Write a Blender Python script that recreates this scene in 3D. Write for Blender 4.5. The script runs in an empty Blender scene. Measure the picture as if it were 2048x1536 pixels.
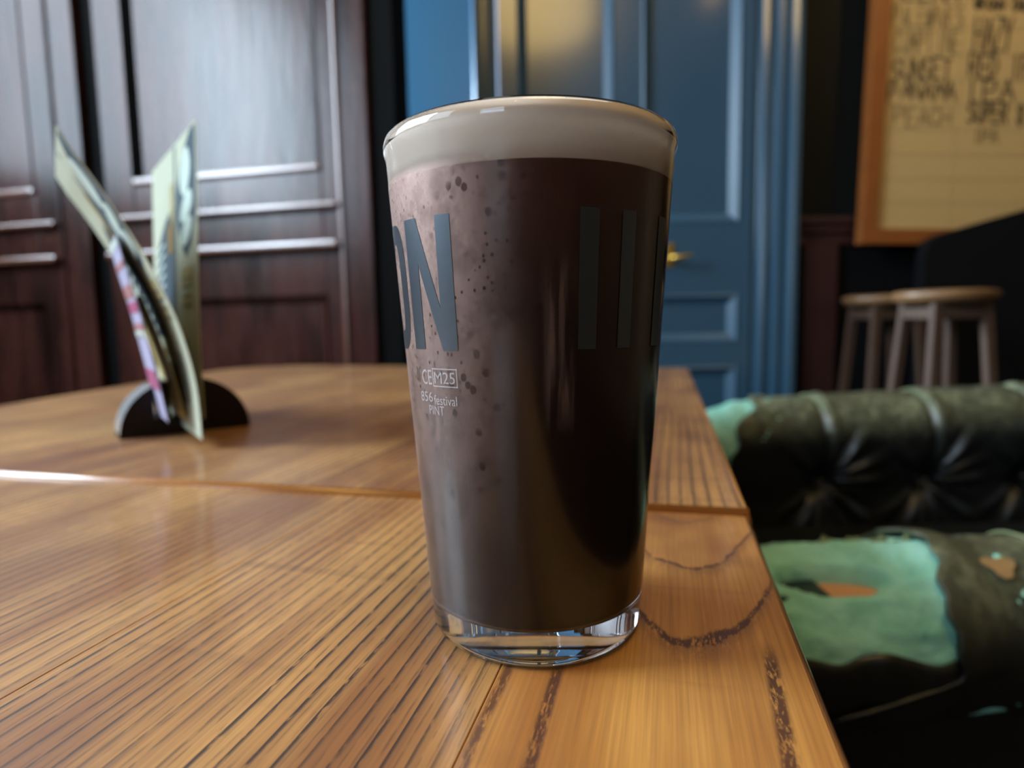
import bpy, bmesh, math, random
from math import sin, cos, pi, radians, sqrt, atan2
from mathutils import Vector, Matrix, noise as mnoise

random.seed(7)
S = bpy.context.scene
C = S.collection

# ------------------------------------------------------------------ camera
TT = 0.70                                   # height of the table tops
CAM = Vector((0, 0, TT + 0.0976939827))
pitch, roll, fpx = 0.09930965, 0.01860797, 1247.0555
cp, sp, cr, sr = cos(pitch), sin(pitch), cos(roll), sin(roll)
R0m = Matrix(((1, 0, 0), (0, -sp, -cp), (0, cp, -sp)))
Rr = Matrix(((cr, sr, 0), (-sr, cr, 0), (0, 0, 1)))
Rw = Rr @ R0m                               # world -> camera (x right, y down, z forward)
M = Matrix((Rw[0], -Rw[1], -Rw[2])).transposed().to_4x4()
M.translation = CAM
cd = bpy.data.cameras.new('camera')
cam = bpy.data.objects.new('camera', cd)
C.objects.link(cam)
cam.matrix_world = M
cd.sensor_width = 36.0
cd.lens = fpx / 2048 * 36
cd.clip_start = 0.01
cd.dof.use_dof = True
cd.dof.focus_distance = 0.168
cd.dof.aperture_fstop = cd.lens / 2.7
S.camera = cam

# ------------------------------------------------------------------ world, lights, exposure
S.view_settings.view_transform = 'Standard'
S.view_settings.look = 'None'
S.view_settings.gamma = 1.0
S.view_settings.use_curve_mapping = False
S.view_settings.exposure = 0.12
W = bpy.data.worlds.new('world')
S.world = W
W.use_nodes = True
W.node_tree.nodes['Background'].inputs[0].default_value = (0.50, 0.68, 1.0, 1)
W.node_tree.nodes['Background'].inputs[1].default_value = 1.2


def area(name, loc, target, sx, sy, power, col, spread=180):
    l = bpy.data.lights.new(name, 'AREA')
    l.shape = 'RECTANGLE'
    l.size, l.size_y = sx, sy
    l.energy = power
    l.color = col
    l.spread = radians(spread)
    o = bpy.data.objects.new(name, l)
    C.objects.link(o)
    o.location = loc
    o.rotation_euler = (Vector(target) - Vector(loc)).to_track_quat('-Z', 'Y').to_euler()
    return o


def point(name, loc, power, col, r=0.03):
    l = bpy.data.lights.new(name, 'POINT')
    l.energy = power
    l.color = col
    l.shadow_soft_size = r
    o = bpy.data.objects.new(name, l)
    C.objects.link(o)
    o.location = loc
    return o


def spot(name, loc, target, power, col, ang, blend, r=0.03):
    l = bpy.data.lights.new(name, 'SPOT')
    l.energy = power
    l.color = col
    l.spot_size = radians(ang)
    l.spot_blend = blend
    l.shadow_soft_size = r
    o = bpy.data.objects.new(name, l)
    C.objects.link(o)
    o.location = loc
    o.rotation_euler = (Vector(target) - Vector(loc)).to_track_quat('-Z', 'Y').to_euler()
    return o


FY = -3.0
WX = -2.6                                   # the outer wall with the window
for wy, ww, wp in ((-0.80, 1.04, 22), (0.28, 1.02, 165), (1.30, 0.92, 48)):      # the three sashes of the window
    area('window_daylight', (WX - 0.12, wy, 2.24), (0, wy, 2.24), ww, 1.52, wp, (0.70, 0.86, 1.0))
area('window_daylight', (-1.75, FY - 0.12, 1.75), (-1.75, 0, 1.75), 1.3, 1.4, 24, (0.66, 0.84, 1.0))
area('alcove_fill_light', (WX - 0.12, 2.66, 1.75), (0, 2.66, 1.75), 0.5, 1.4, 360, (0.66, 0.84, 1.0))  # unseen lamp added to brighten the blue wall behind the screen
WARM = (1.0, 0.62, 0.26)
point('pendant_bulb', (0.55, 0.35, 3.12), 1.6, WARM, 0.03)
point('pendant_bulb', (1.5, -0.6, 3.12), 1.4, WARM, 0.03)
point('pendant_bulb', (-0.4, -1.4, 3.12), 1.6, WARM, 0.03)
spot('board_lamp', (1.45, 1.25, 2.45), (1.5, 2.08, 1.45), 17, (1.0, 0.66, 0.25), 75, 0.5)


# ------------------------------------------------------------------ node helpers
class V:
    """a socket with arithmetic"""
    def __init__(s, nt, sock):
        s.nt, s.s = nt, sock

    def _m(s, op, *a, clamp=False):
        n = s.nt.nodes.new('ShaderNodeMath')
        n.operation = op
        n.use_clamp = clamp
        for i, x in enumerate((s,) + a):
            if isinstance(x, V):
                s.nt.links.new(x.s, n.inputs[i])
            else:
                n.inputs[i].default_value = x
        return V(s.nt, n.outputs[0])

    def __add__(s, o): return s._m('ADD', o)
    def __radd__(s, o): return s._m('ADD', o)
    def __sub__(s, o): return s._m('SUBTRACT', o)
    def __rsub__(s, o): return (s * -1.0) + o
    def __mul__(s, o): return s._m('MULTIPLY', o)
    def __rmul__(s, o): return s._m('MULTIPLY', o)
    def __truediv__(s, o): return s._m('DIVIDE', o)
    def pow(s, e): return s._m('POWER', e)
    def frac(s): return s._m('FRACT')
    def floor(s): return s._m('FLOOR')
    def abs(s): return s._m('ABSOLUTE')
    def min(s, o): return s._m('MINIMUM', o)
    def max(s, o): return s._m('MAXIMUM', o)
    def clamp(s): return s._m('ADD', 0.0, clamp=True)
    def sqrt(s): return s._m('SQRT')

    def step(s, a, b):
        """smooth 0..1 between a and b (b may be below a)"""
        n = s.nt.nodes.new('ShaderNodeMapRange')
        n.interpolation_type = 'SMOOTHSTEP'
        lo, hi, t0, t1 = (a, b, 0.0, 1.0) if a < b else (b, a, 1.0, 0.0)
        s.nt.links.new(s.s, n.inputs[0])
        n.inputs[1].default_value, n.inputs[2].default_value = lo, hi
        n.inputs[3].default_value, n.inputs[4].default_value = t0, t1
        return V(s.nt, n.outputs[0])


class Mat:
    def __init__(s, name):
        s.m = bpy.data.materials.new(name)
        s.m.use_nodes = True
        s.nt = s.m.node_tree
        s.p = s.nt.nodes['Principled BSDF']
        s.out = s.nt.nodes['Material Output']
        s._xyz = None

    def coord(s):
        if s._xyz is None:
            t = s.nt.nodes.new('ShaderNodeTexCoord')
            x = s.nt.nodes.new('ShaderNodeSeparateXYZ')
            s.nt.links.new(t.outputs['Object'], x.inputs[0])
            s._xyz = [V(s.nt, o) for o in x.outputs]
        return s._xyz

    def vec(s, x, y, z):
        n = s.nt.nodes.new('ShaderNodeCombineXYZ')
        for i, a in enumerate((x, y, z)):
            if isinstance(a, V):
                s.nt.links.new(a.s, n.inputs[i])
            else:
                n.inputs[i].default_value = a
        return V(s.nt, n.outputs[0])

    def noise(s, sx=1, sy=1, sz=1, detail=2, rough=0.5, off=0.0):
        x, y, z = s.coord()
        n = s.nt.nodes.new('ShaderNodeTexNoise')
        n.inputs['Scale'].default_value = 1.0
        n.inputs['Detail'].default_value = detail
        n.inputs['Roughness'].default_value = rough
        s.nt.links.new(s.vec(x * sx + off, y * sy + off * 1.7, z * sz + off * 0.6).s, n.inputs['Vector'])
        return V(s.nt, n.outputs[0])

    def voro(s, sx, sy, sz, off=0.0, rnd=1.0):
        x, y, z = s.coord()
        n = s.nt.nodes.new('ShaderNodeTexVoronoi')
        n.inputs['Scale'].default_value = 1.0
        n.inputs['Randomness'].default_value = rnd
        s.nt.links.new(s.vec(x * sx + off, y * sy, z * sz).s, n.inputs['Vector'])
        return V(s.nt, n.outputs['Distance']), n

    def mix(s, f, a, b):
        n = s.nt.nodes.new('ShaderNodeMix')
        n.data_type = 'RGBA'
        for i, x in ((0, f), (6, a), (7, b)):
            if isinstance(x, V):
                s.nt.links.new(x.s, n.inputs[i])
            elif i == 0:
                n.inputs[0].default_value = x
            else:
                n.inputs[i].default_value = (*x, 1)
        return V(s.nt, n.outputs[2])

    def set(s, **k):
        for key, x in k.items():
            i = s.p.inputs[key.replace('_', ' ')]
            if isinstance(x, V):
                s.nt.links.new(x.s, i)
            elif isinstance(x, tuple):
                i.default_value = (*x, 1)
            else:
                i.default_value = x
        return s

    def bump(s, h, strength=0.3, dist=0.001):
        n = s.nt.nodes.new('ShaderNodeBump')
        n.inputs['Strength'].default_value = strength
        n.inputs['Distance'].default_value = dist
        s.nt.links.new(h.s, n.inputs['Height'])
        s.nt.links.new(n.outputs[0], s.p.inputs['Normal'])
        return s


def srgb(r, g, b):
    def f(c):
        c /= 255
        return c / 12.92 if c <= 0.04045 else ((c + 0.055) / 1.055) ** 2.4
    return (f(r), f(g), f(b))


def simple(name, col, rough=0.5, var=0.15, scale=20, bump=0.0, **k):
    m = Mat(name)
    n = m.noise(scale, scale, scale, 4)
    dark = tuple(c * (1 - var) for c in col)
    lite = tuple(min(1, c * (1 + var)) for c in col)
    m.set(Base_Color=m.mix(n, dark, lite), Roughness=rough, **k)
    if bump:
        m.bump(n, bump, 0.002)
    return m.m


# ------------------------------------------------------------------ materials
def wood_top(name, off, light, mid, dark, spacing=0.0066, line=1.0, cathedral=False):
    """lacquered table wood; the grain runs along local y"""
    m = Mat(name)
    x, y, z = m.coord()
    x, y = x - 0.40, y - 0.0502               # plank coordinates -> distances from the table's reference corner
    warp = m.noise(5, 0.9, 0, 2, 0.5, off) - 0.5
    warp2 = m.noise(60, 7, 0, 3, 0.6, off + 3) - 0.5
    xd = x + warp * 0.034 + warp2 * 0.0022
    broad = m.noise(30, 2.2, 0, 4, 0.62, off + 5)
    fibre = m.noise(900, 16, 0, 3, 0.65, off + 9)
    pores = m.noise(620, 130, 0, 2, 0.6, off + 11)
    blot = m.noise(9, 6, 0, 3, 0.6, off + 21)
    ray = m.noise(24, 260, 0, 2, 0.5, off + 15)
    rip = m.noise(6, 95, 0, 2, 0.5, off + 17)
    if cathedral:
        # nested arches of a plain-sawn board, as seen on the near right-hand board
        xc = x - 0.0085 + warp2 * 0.003
        jag = (m.noise(160, 40, 0, 3, 0.65, off + 2) - 0.5) * 0.010 + (m.noise(40, 30, 0, 2, 0.5, off + 4) - 0.5) * 0.012
        s1 = y + jag - xc * xc * 60.0              # arch whose crown lies nearest
        ln = None
        for y0, w, k in ((0.1875, 0.0042, 1.0), (0.2455, 0.0030, 0.85), (0.305, 0.003, 0.5)):
            a = ((s1 - y0) / w).abs().step(1.0, 0.25) * k
            b = (s1 - (y0 - 0.010)).step(-0.006, 0.010) * (s1 - (y0 + 0.001)).step(0.001, -0.001) * (0.45 * k)
            a = a.max(b)
            ln = a if ln is None else ln.max(a)
        for x0, sl, w, ya, yb in ((-0.0290, -0.010, 0.0026, 0.085, 0.178), (0.0270, 0.055, 0.0030, 0.06, 0.196)):
            st = ((xd - warp * 0.030 - x0 - (y - 0.13) * sl) / w).abs().step(1.0, 0.3) * y.step(yb, yb - 0.02)
            ln = ln.max(st * 0.95)
        # straight lines take over left of the board's plain middle
        edge = ((x + 0.0430 + warp2 * 0.004) / 0.0022).abs().step(1.0, 0.2)
        ln = ln.max(edge * 0.8)
        grit = m.noise(1500, 420, 0, 2, 0.6, off + 33)
        lines = ln * (pores * 0.5 + grit * 0.5).step(0.34, 0.54) * line
    else:
        t = (xd / spacing).frac()
        prof = t.step(0.0, 0.05) * t.step(0.36, 0.07)
        amp = m.noise(70, 2.2, 0, 2, 0.5, off + 7).step(0.30, 0.62)
        lines = prof * (amp * 0.45 + 0.55) * pores.step(0.27, 0.50) * line
        soft = t.step(0.75, 0.0) * 0.22
        t2 = (xd / (spacing * 0.43) + 0.3).frac()
        fine = t2.step(0.0, 0.10) * t2.step(0.50, 0.12) * m.noise(500, 90, 0, 2, 0.6, off + 12).step(0.42, 0.64) * 0.42
        lines = lines.max(soft).max(fine)
    c = m.mix((broad * 0.8 + blot * 0.5 - 0.15).step(0.34, 0.66), mid, light)
    c = m.mix((fibre - 0.30).max(0.0) * 1.3, c, tuple(v * 0.55 for v in mid))
    c = m.mix((rip.step(0.56, 0.74)) * blot.step(0.42, 0.62) * 0.35, c, tuple(v * 0.5 for v in mid))
    smoke = m.noise(13, 9, 0, 3, 0.55, off + 41)
    c = m.mix(smoke.step(0.46, 0.70) * (0.75 if cathedral else 0.4), c, tuple(v * q for v, q in zip(mid, (0.50, 0.42, 0.36))))
    c = m.mix((lines * 1.15).clamp() * 0.95, c, dark)
    m.set(Base_Color=c, Roughness=fibre * 0.20 + 0.42, Specular_IOR_Level=1.0, Coat_Weight=0.35, Coat_Roughness=0.12)
    scr = m.noise(14, 14, 0, 2, 0.5, off + 30)
    m.bump(scr * 0.25 - lines * 0.8 + fibre * 0.22, 0.16, 0.0006)
    return m.m


GOLD, OAK, UMBER = (0.70, 0.350, 0.100), (0.335, 0.120, 0.0245), (0.026, 0.0080, 0.0036)
M_WOOD = [wood_top('table_wood_plain_sawn', 1.3, (0.70, 0.325, 0.070), (0.40, 0.135, 0.021), (0.085, 0.024, 0.008), cathedral=True),
          wood_top('table_wood_lined', 4.1, GOLD, OAK, UMBER, 0.0060),
          wood_top('table_wood_lined_pale', 8.7, (0.70, 0.360, 0.108), (0.36, 0.136, 0.030), UMBER, 0.0066, 0.9),
          wood_top('table_wood_lined_red', 13.9, (0.66, 0.318, 0.082), (0.31, 0.108, 0.021), UMBER, 0.0072)]


def dark_wood():
    m = Mat('dark_varnished_panelling')
    b = m.noise(9, 9, 2.2, 4, 0.6)
    f = m.noise(60, 60, 5, 3, 0.6, 3)
    w = m.noise(5, 5, 12, 3, 0.6, 7)
    c = m.mix(b.step(0.3, 0.7), (0.012, 0.0045, 0.0034), (0.052, 0.0165, 0.0120))
    c = m.mix(w.step(0.62, 0.78) * 0.5, c, (0.075, 0.026, 0.014))
    m.set(Base_Color=c, Roughness=f * 0.16 + 0.17, Specular_IOR_Level=0.26)
    m.bump(b * 0.7 + f * 0.4, 0.34, 0.004)
    return m.m


M_PANEL = dark_wood()
M_EDGE = simple('panel_edge_highlight', (0.12, 0.045, 0.024), 0.24, 0.4, 25, Specular_IOR_Level=1.0, Coat_Weight=0.5, Coat_Roughness=0.25)  # lighter, glossier colour that imitates the highlights along the edges
M_BLACK = simple('black_post_and_painted_shade', (0.0012, 0.0012, 0.0012), 0.8, Specular_IOR_Level=0.08)  # real black on the end post, painted shade on gap and moulding
M_BLUE = simple('slate_blue_gloss_paint', (0.030, 0.080, 0.134), 0.26, 0.10, 3, Specular_IOR_Level=0.6, Coat_Weight=0.9, Coat_Roughness=0.13)
M_BLUE2 = simple('slate_blue_satin_moulding', (0.034, 0.092, 0.155), 0.42, 0.10, 3, Specular_IOR_Level=0.5)
M_BLUEWALL = simple('blue_wall_paint', (0.060, 0.200, 0.350), 0.30, 0.08, 2)
M_GREENWALL = simple('dark_green_wall_paint', (0.0018, 0.0030, 0.0032), 0.7, 0.2, 3, Specular_IOR_Level=0.2)
M_DADO = simple('dark_red_dado_wood', (0.028, 0.0085, 0.0080), 0.42, 0.3, 8)
M_PLASTER = simple('ochre_plaster', (0.13, 0.075, 0.032), 0.8, 0.1, 2)
M_CEIL = simple('dim_ceiling_paint', (0.22, 0.19, 0.15), 0.9, 0.06, 2)
M_FLOOR = simple('dark_floor_boards', (0.030, 0.017, 0.010), 0.5, 0.3, 6)
M_BRASS = simple('brass', (0.80, 0.50, 0.10), 0.25, 0.1, 30, Metallic=0.85)
M_FRAME = simple('orange_pine_frame', (0.20, 0.060, 0.011), 0.45, 0.25, 14)
M_PAPER = simple('cream_board', (0.42, 0.285, 0.115), 0.6, 0.05, 4)
M_INK = simple('black_marker_ink', (0.030, 0.024, 0.018), 0.6)
M_GRID = simple('ruled_grid_line', (0.36, 0.26, 0.11), 0.6)
M_STOOL = simple('stool_elm', (0.15, 0.075, 0.030), 0.40, 0.35, 12)
M_STOOLLEG = simple('stool_leg_wood', (0.055, 0.029, 0.018), 0.45, 0.3, 12)
M_SETTLE = simple('black_painted_wood', (0.0030, 0.0032, 0.0040), 0.7, 0.3, 8, Specular_IOR_Level=0.12)
M_HOLDER = simple('dark_stained_holder_wood', (0.006, 0.0032, 0.0025), 0.35, 0.3, 40, Specular_IOR_Level=0.25)
M_HOLDER_RIM = simple('holder_rim_highlight', (0.30, 0.30, 0.30), 0.20, 0.35, 60, Specular_IOR_Level=1.0)  # rim coloured pale to carry the window's highlight
M_CARD = simple('cream_card', (0.42, 0.43, 0.32), 0.8, 0.06, 25, Specular_IOR_Level=0.1)
M_SLATE = simple('slate_print', (0.055, 0.075, 0.090), 0.8, 0.1, 30, Specular_IOR_Level=0.1)
M_PALEPRINT = simple('pale_print', (0.46, 0.53, 0.47), 0.8, 0.05, 30, Specular_IOR_Level=0.1)
M_TANPRINT = simple('tan_print', (0.36, 0.30, 0.15), 0.8, 0.08, 60, Specular_IOR_Level=0.1)
M_GREYPRINT = simple('grey_print', (0.12, 0.135, 0.12), 0.8, 0.1, 60, Specular_IOR_Level=0.1)
M_BROWNPRINT = simple('brown_print', (0.20, 0.12, 0.04), 0.8, 0.1, 60, Specular_IOR_Level=0.1)
M_PINK = simple('pink_print', (0.30, 0.045, 0.12), 0.7, 0.2, 60)
M_LILAC = simple('lilac_print', (0.33, 0.30, 0.42), 0.7, 0.15, 60)
M_YELLOW = simple('yellow_card', (0.60, 0.47, 0.17), 0.55, 0.12, 40)
M_RED = simple('faded_red_print', (0.30, 0.12, 0.12), 0.7, 0.2, 60)


def leather():
    m = Mat('worn_black_green_leather')
    x, y, z = m.coord()
    b = m.noise(14, 14, 14, 4, 0.6)
    f = m.noise(70, 70, 70, 4, 0.7, 4)
    sc, _ = m.voro(55, 55, 55, 2.0)
    worn = (b * 0.55 + f * 0.6).step(0.50, 0.78)
    up = z.step(0.535, 0.625)                 # the tops of the rolls have been rubbed grey-green
    c = m.mix(b, (0.0060, 0.0068, 0.0062), (0.0125, 0.0135, 0.0110))
    c = m.mix(up * (worn * 0.75 + 0.30), c, (0.290, 0.310, 0.180))
    c = m.mix(f.step(0.66, 0.74) * up * 0.6, c, (0.30, 0.30, 0.18))
    m.set(Base_Color=c, Roughness=f * 0.25 + 0.28, Specular_IOR_Level=0.6)
    m.bump(f * 0.6 + sc * 0.3, 0.35, 0.003)
    return m.m


M_LEATHER = leather()
M_PIPING = simple('pale_green_worn_seam', (0.24, 0.27, 0.13), 0.6, 0.3, 50)
M_BUTTON = simple('black_leather_button', (0.010, 0.010, 0.011), 0.3, 0.2, 60)
M_RAIL = simple('raw_softwood', (0.75, 0.36, 0.17), 0.6, 0.2, 30)
M_TANPATCH = simple('rubbed_tan_hide', (0.34, 0.20, 0.075), 0.7, 0.2, 60)


def foam_rubber():
    m = Mat('green_upholstery_foam')
    f = m.noise(160, 160, 160, 4, 0.7)
    b = m.noise(26, 26, 26, 3, 0.6, 3)
    c = m.mix(b.step(0.3, 0.7), (0.30, 0.72, 0.56), (0.44, 0.88, 0.74))
    c = m.mix(b.step(0.36, 0.24) * 0.8, c, (0.10, 0.36, 0.24))
    m.set(Base_Color=c, Roughness=0.95, Specular_IOR_Level=0.1)
    m.bump(f, 0.6, 0.003)
    return m.m


M_FOAM = foam_rubber()


def glass_mat():
    m = Mat('clear_glass')
    m.set(Base_Color=(0.97, 0.985, 0.98), Roughness=0.0, IOR=1.5, Transmission_Weight=1.0, Specular_IOR_Level=0.40)
    return m.m


M_GLASS = glass_mat()


def wet_mat():
    m = Mat('glass_against_beer')                # refraction of glass into beer instead of into air
    m.set(Base_Color=(0.97, 0.985, 0.98), Roughness=0.0, IOR=1.119, Transmission_Weight=1.0)
    return m.m


M_WET = wet_mat()


def damp_mat():
    m = Mat('misted_glass')                      # outside of the wall, dulled by condensation
    m.set(Base_Color=(0.97, 0.985, 0.98), Roughness=0.17, IOR=1.5, Transmission_Weight=1.0, Specular_IOR_Level=0.40)
    return m.m


M_DAMP = damp_mat()


def beer_mat():
    m = Mat('dark_stout')
    x, y, z = m.coord()
    n = m.noise(40, 40, 12, 3, 0.6)
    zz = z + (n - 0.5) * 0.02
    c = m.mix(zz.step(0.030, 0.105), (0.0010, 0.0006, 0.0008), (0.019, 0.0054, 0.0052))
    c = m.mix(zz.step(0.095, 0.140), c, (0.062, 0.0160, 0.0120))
    m.set(Base_Color=c, Roughness=0.6, Specular_IOR_Level=0.0)
    return m.m


M_BEER = beer_mat()


def head_mat():
    m = Mat('creamy_beer_head')
    n = m.noise(900, 900, 900, 3, 0.6)
    m.set(Base_Color=m.mix(n, (0.78, 0.635, 0.53), (0.84, 0.70, 0.595)), Roughness=0.9, Specular_IOR_Level=0.1)
    return m.m


M_HEAD = head_mat()


def film_mat():
    m = Mat('condensation_film')
    x, y, z = m.coord()
    big = m.noise(45, 45, 28, 4, 0.6)
    fine = m.noise(1100, 1100, 900, 2, 0.6, 2)
    run = m.noise(260, 260, 9, 3, 0.55, 5)
    d1, _ = m.voro(260, 260, 210, 1.0)
    d2, _ = m.voro(95, 95, 70, 4.0)
    patch = m.noise(30, 30, 40, 2, 0.5, 8).step(0.50, 0.62)
    mott = m.noise(150, 150, 120, 4, 0.65, 17).step(0.38, 0.58) * 0.28 + 0.72
    d3, _ = m.voro(520, 520, 430, 7.0)
    clear = (d3.step(0.28, 0.16) * m.noise(55, 55, 45, 2, 0.5, 23).step(0.48, 0.58)).max(d1.step(0.30, 0.20) * patch).max(d2.step(0.22, 0.16) * m.noise(18, 18, 25, 2, 0.5, 11).step(0.54, 0.60))
    runs = run.step(0.60, 0.70) * z.step(0.115, 0.08) * m.noise(35, 35, 10, 2, 0.5, 13).step(0.46, 0.58)
    dens = (big * 0.34 + 0.15) * (z.step(0.020, 0.105) * 0.70 + 0.30) * (fine * 0.5 + 0.75) * mott * 1.02 * (1.0 + z.step(0.07, 0.13) * 0.25)
    left = (x + (big - 0.5) * 0.02).step(0.000, -0.033) * 0.95 + 0.05
    wisp = (x - 0.0062).abs().step(0.0055, 0.002) * (z - 0.092).abs().step(0.026, 0.010) * run.step(0.42, 0.62) * 0.16
    wisp = wisp.max(x.step(0.026, 0.031) * z.step(0.050, 0.020) * run.step(0.46, 0.60) * 0.30)
    a = (dens * left * (1.0 - clear * 0.75) + runs * left * 0.10 + wisp) * z.step(0.006, 0.013) * z.step(0.1400, 0.1368)
    m.set(Base_Color=(0.70, 0.48, 0.41), Roughness=0.55, Metallic=0.55, Alpha=a)
    return m.m


M_FILM = film_mat()
M_PRINT = simple('grey_glass_print', (0.104, 0.122, 0.142), 0.37, 0.10, 300, Metallic=0.92)


def mark_mat():
    m = Mat('etched_mark')
    n = m.noise(500, 500, 500, 2)
    m.set(Base_Color=m.mix(n, (0.85, 0.80, 0.82), (0.95, 0.93, 0.95)), Roughness=0.5, Alpha=0.27)
    return m.m


M_MARK = mark_mat()


# ------------------------------------------------------------------ mesh helpers
def tag(o, label, cat, group=None):
    o['label'] = label
    o['category'] = cat
    if group:
        o['group'] = group
    return o


def empty(name, loc=(0, 0, 0), rz=0.0, parent=None):
    o = bpy.data.objects.new(name, None)
    o.empty_display_size = 0.05
    C.objects.link(o)
    o.location = loc
    o.rotation_euler = (0, 0, rz)
    o.parent = parent
    return o


def obj(name, bm, mat, parent=None, smooth=False, loc=None, rot=None):
    bmesh.ops.recalc_face_normals(bm, faces=bm.faces)
    me = bpy.data.meshes.new(name)
    bm.to_mesh(me)
    bm.free()
    if isinstance(mat, (list, tuple)):
        for k in mat:
            me.materials.append(k)
    else:
        me.materials.append(mat)
    if smooth:
        for p in me.polygons:
            p.use_smooth = True
    o = bpy.data.objects.new(name, me)
    C.objects.link(o)
    o.parent = parent
    if loc:
        o.location = loc
    if rot:
        o.rotation_euler = rot
    return o


def struct(o):
    o['kind'] = 'structure'
    return o


def stuff(o):
    o['kind'] = 'stuff'
    return o


def box(bm, x0, x1, y0, y1, z0, z1, bev=0.0):
    t = bmesh.new()
    vs = [t.verts.new((x, y, z)) for x in (x0, x1) for y in (y0, y1) for z in (z0, z1)]
    for f in ((0, 1, 3, 2), (4, 6, 7, 5), (0, 4, 5, 1), (2, 3, 7, 6), (0, 2, 6, 4), (1, 5, 7, 3)):
        t.faces.new([vs[i] for i in f])
    bmesh.ops.recalc_face_normals(t, faces=t.faces)
    if bev:
        bmesh.ops.bevel(t, geom=list(t.edges), offset=bev, segments=2, affect='EDGES', profile=0.6)
    merge(bm, t)
    return bm


def merge(bm, t):
    me = bpy.data.meshes.new('tmp')
    t.to_mesh(me)
    t.free()
    bm.from_mesh(me)
    bpy.data.meshes.remove(me)


def B(*a, **k):
    return box(bmesh.new(), *a, **k)


def lathe(prof, seg=96, bm=None, cx=0, cy=0):
    bm = bm or bmesh.new()
    rings = []
    for r, z in prof:
        if r < 1e-7:
            rings.append([bm.verts.new((cx, cy, z))])
        else:
            rings.append([bm.verts.new((cx + r * cos(2 * pi * i / seg), cy + r * sin(2 * pi * i / seg), z)) for i in range(seg)])
    for a, b in zip(rings, rings[1:]):
        for i in range(seg):
            j = (i + 1) % seg
            if len(a) == 1 and len(b) == 1:
                continue
            if len(a) == 1:
                bm.faces.new((a[0], b[i], b[j]))
            elif len(b) == 1:
                bm.faces.new((a[i], a[j], b[0]))
            else:
                bm.faces.new((a[i], a[j], b[j], b[i]))
    return bm


def tube(bm, pts, radii, seg=10, cap=True):
    pts = [Vector(p) for p in pts]
    if not isinstance(radii, (list, tuple)):
        radii = [radii] * len(pts)
    rings = []
    for k, p in enumerate(pts):
        d = (pts[min(k + 1, len(pts) - 1)] - pts[max(k - 1, 0)]).normalized()
        a = d.cross(Vector((0, 0, 1)))
        if a.length < 1e-4:
            a = d.cross(Vector((0, 1, 0)))
        a.normalize()
        b = d.cross(a)
        rings.append([bm.verts.new(p + (a * cos(2 * pi * i / seg) + b * sin(2 * pi * i / seg)) * radii[k]) for i in range(seg)])
    for r, q in zip(rings, rings[1:]):
        for i in range(seg):
            j = (i + 1) % seg
            bm.faces.new((r[i], r[j], q[j], q[i]))
    if cap:
        bm.faces.new(rings[0][::-1])
        bm.faces.new(rings[-1])
    return bm


def grid(fn, nu, nv, bm=None, closed_v=False):
    bm = bm or bmesh.new()
    vs = [[bm.verts.new(fn(i / nu, j / nv)) for j in range(nv if closed_v else nv + 1)] for i in range(nu + 1)]
    n = nv
    for i in range(nu):
        for j in range(n):
            k = (j + 1) % nv if closed_v else j + 1
            bm.faces.new((vs[i][j], vs[i + 1][j], vs[i + 1][k], vs[i][k]))
    return bm


def prism(poly, z0, z1, bev=0.0, bm=None):
    t = bmesh.new()
    a = [t.verts.new((x, y, z0)) for x, y in poly]
    b = [t.verts.new((x, y, z1)) for x, y in poly]
    t.faces.new(a[::-1])
    t.faces.new(b)
    n = len(poly)
    for i in range(n):
        j = (i + 1) % n
        t.faces.new((a[i], a[j], b[j], b[i]))
    bmesh.ops.recalc_face_normals(t, faces=t.faces)
    if bev:
        es = [e for e in t.edges if abs(e.verts[0].co.z - e.verts[1].co.z) < 1e-6 and e.verts[0].co.z > (z0 + z1) / 2]
        bmesh.ops.bevel(t, geom=es, offset=bev, segments=3, affect='EDGES', profile=0.5)
    bm = bm or bmesh.new()
    merge(bm, t)
    return bm


def extrude_z(prof, z0, z1, bm=None):
    """prof: closed list of (x, y); prism standing along z"""
    return prism(prof, z0, z1, 0.0, bm)


# ================================================================== THE ROOM
A14 = radians(-14)
U, N = Vector((cos(A14), sin(A14), 0)), Vector((-sin(A14), cos(A14), 0))
struct(obj('floor', B(WX - 0.1, 3.1, FY - 0.1, 3.05, -0.1, 0), M_FLOOR))
struct(obj('ceiling', B(WX - 0.1, 3.1, FY - 0.1, 3.05, 3.30, 3.4), M_CEIL))
struct(obj('wall_right', B(3.0, 3.1, FY - 0.1, 3.05, 0, 3.30), M_PLASTER))
wb = bmesh.new()
for q in ((WX - 0.1, -2.40, 0, 3.30), (-1.10, 3.0, 0, 3.30), (-2.40, -1.10, 0, 1.05), (-2.40, -1.10, 2.45, 3.30)):
    box(wb, q[0], q[1], FY - 0.1, FY, q[2], q[3])
struct(obj('wall_front', wb, M_PLASTER))
wb = bmesh.new()
for q in ((0, FY, -1.40, 0, 3.30), (0, 1.80, 2.40, 0, 3.30), (0, 2.92, 3.05, 0, 3.30), (0, -1.40, 1.80, 0, 1.48), (0, -1.40, 1.80, 3.00, 3.30), (0, 2.40, 2.92, 0, 1.05), (0, 2.40, 2.92, 2.45, 3.30)):
    box(wb, WX - 0.1, WX, q[1], q[2], q[3], q[4])
struct(obj('wall_outer', wb, M_PLASTER))
win = struct(empty('window_1', (WX, 0.20, 1.48)))
wf = bmesh.new()
box(wf, -0.09, 0.02, -1.60, 1.60, 0.0, 0.04, 0.004)
box(wf, -0.09, 0.0, -1.60, 1.60, 1.48, 1.52, 0.004)
for yy in (-1.60, -0.56, 0.50, 1.56):
    box(wf, -0.085, -0.005, yy, yy + 0.04, 0.04, 1.48, 0.003)
obj('window_frame', wf, M_BLUE, win)

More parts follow.
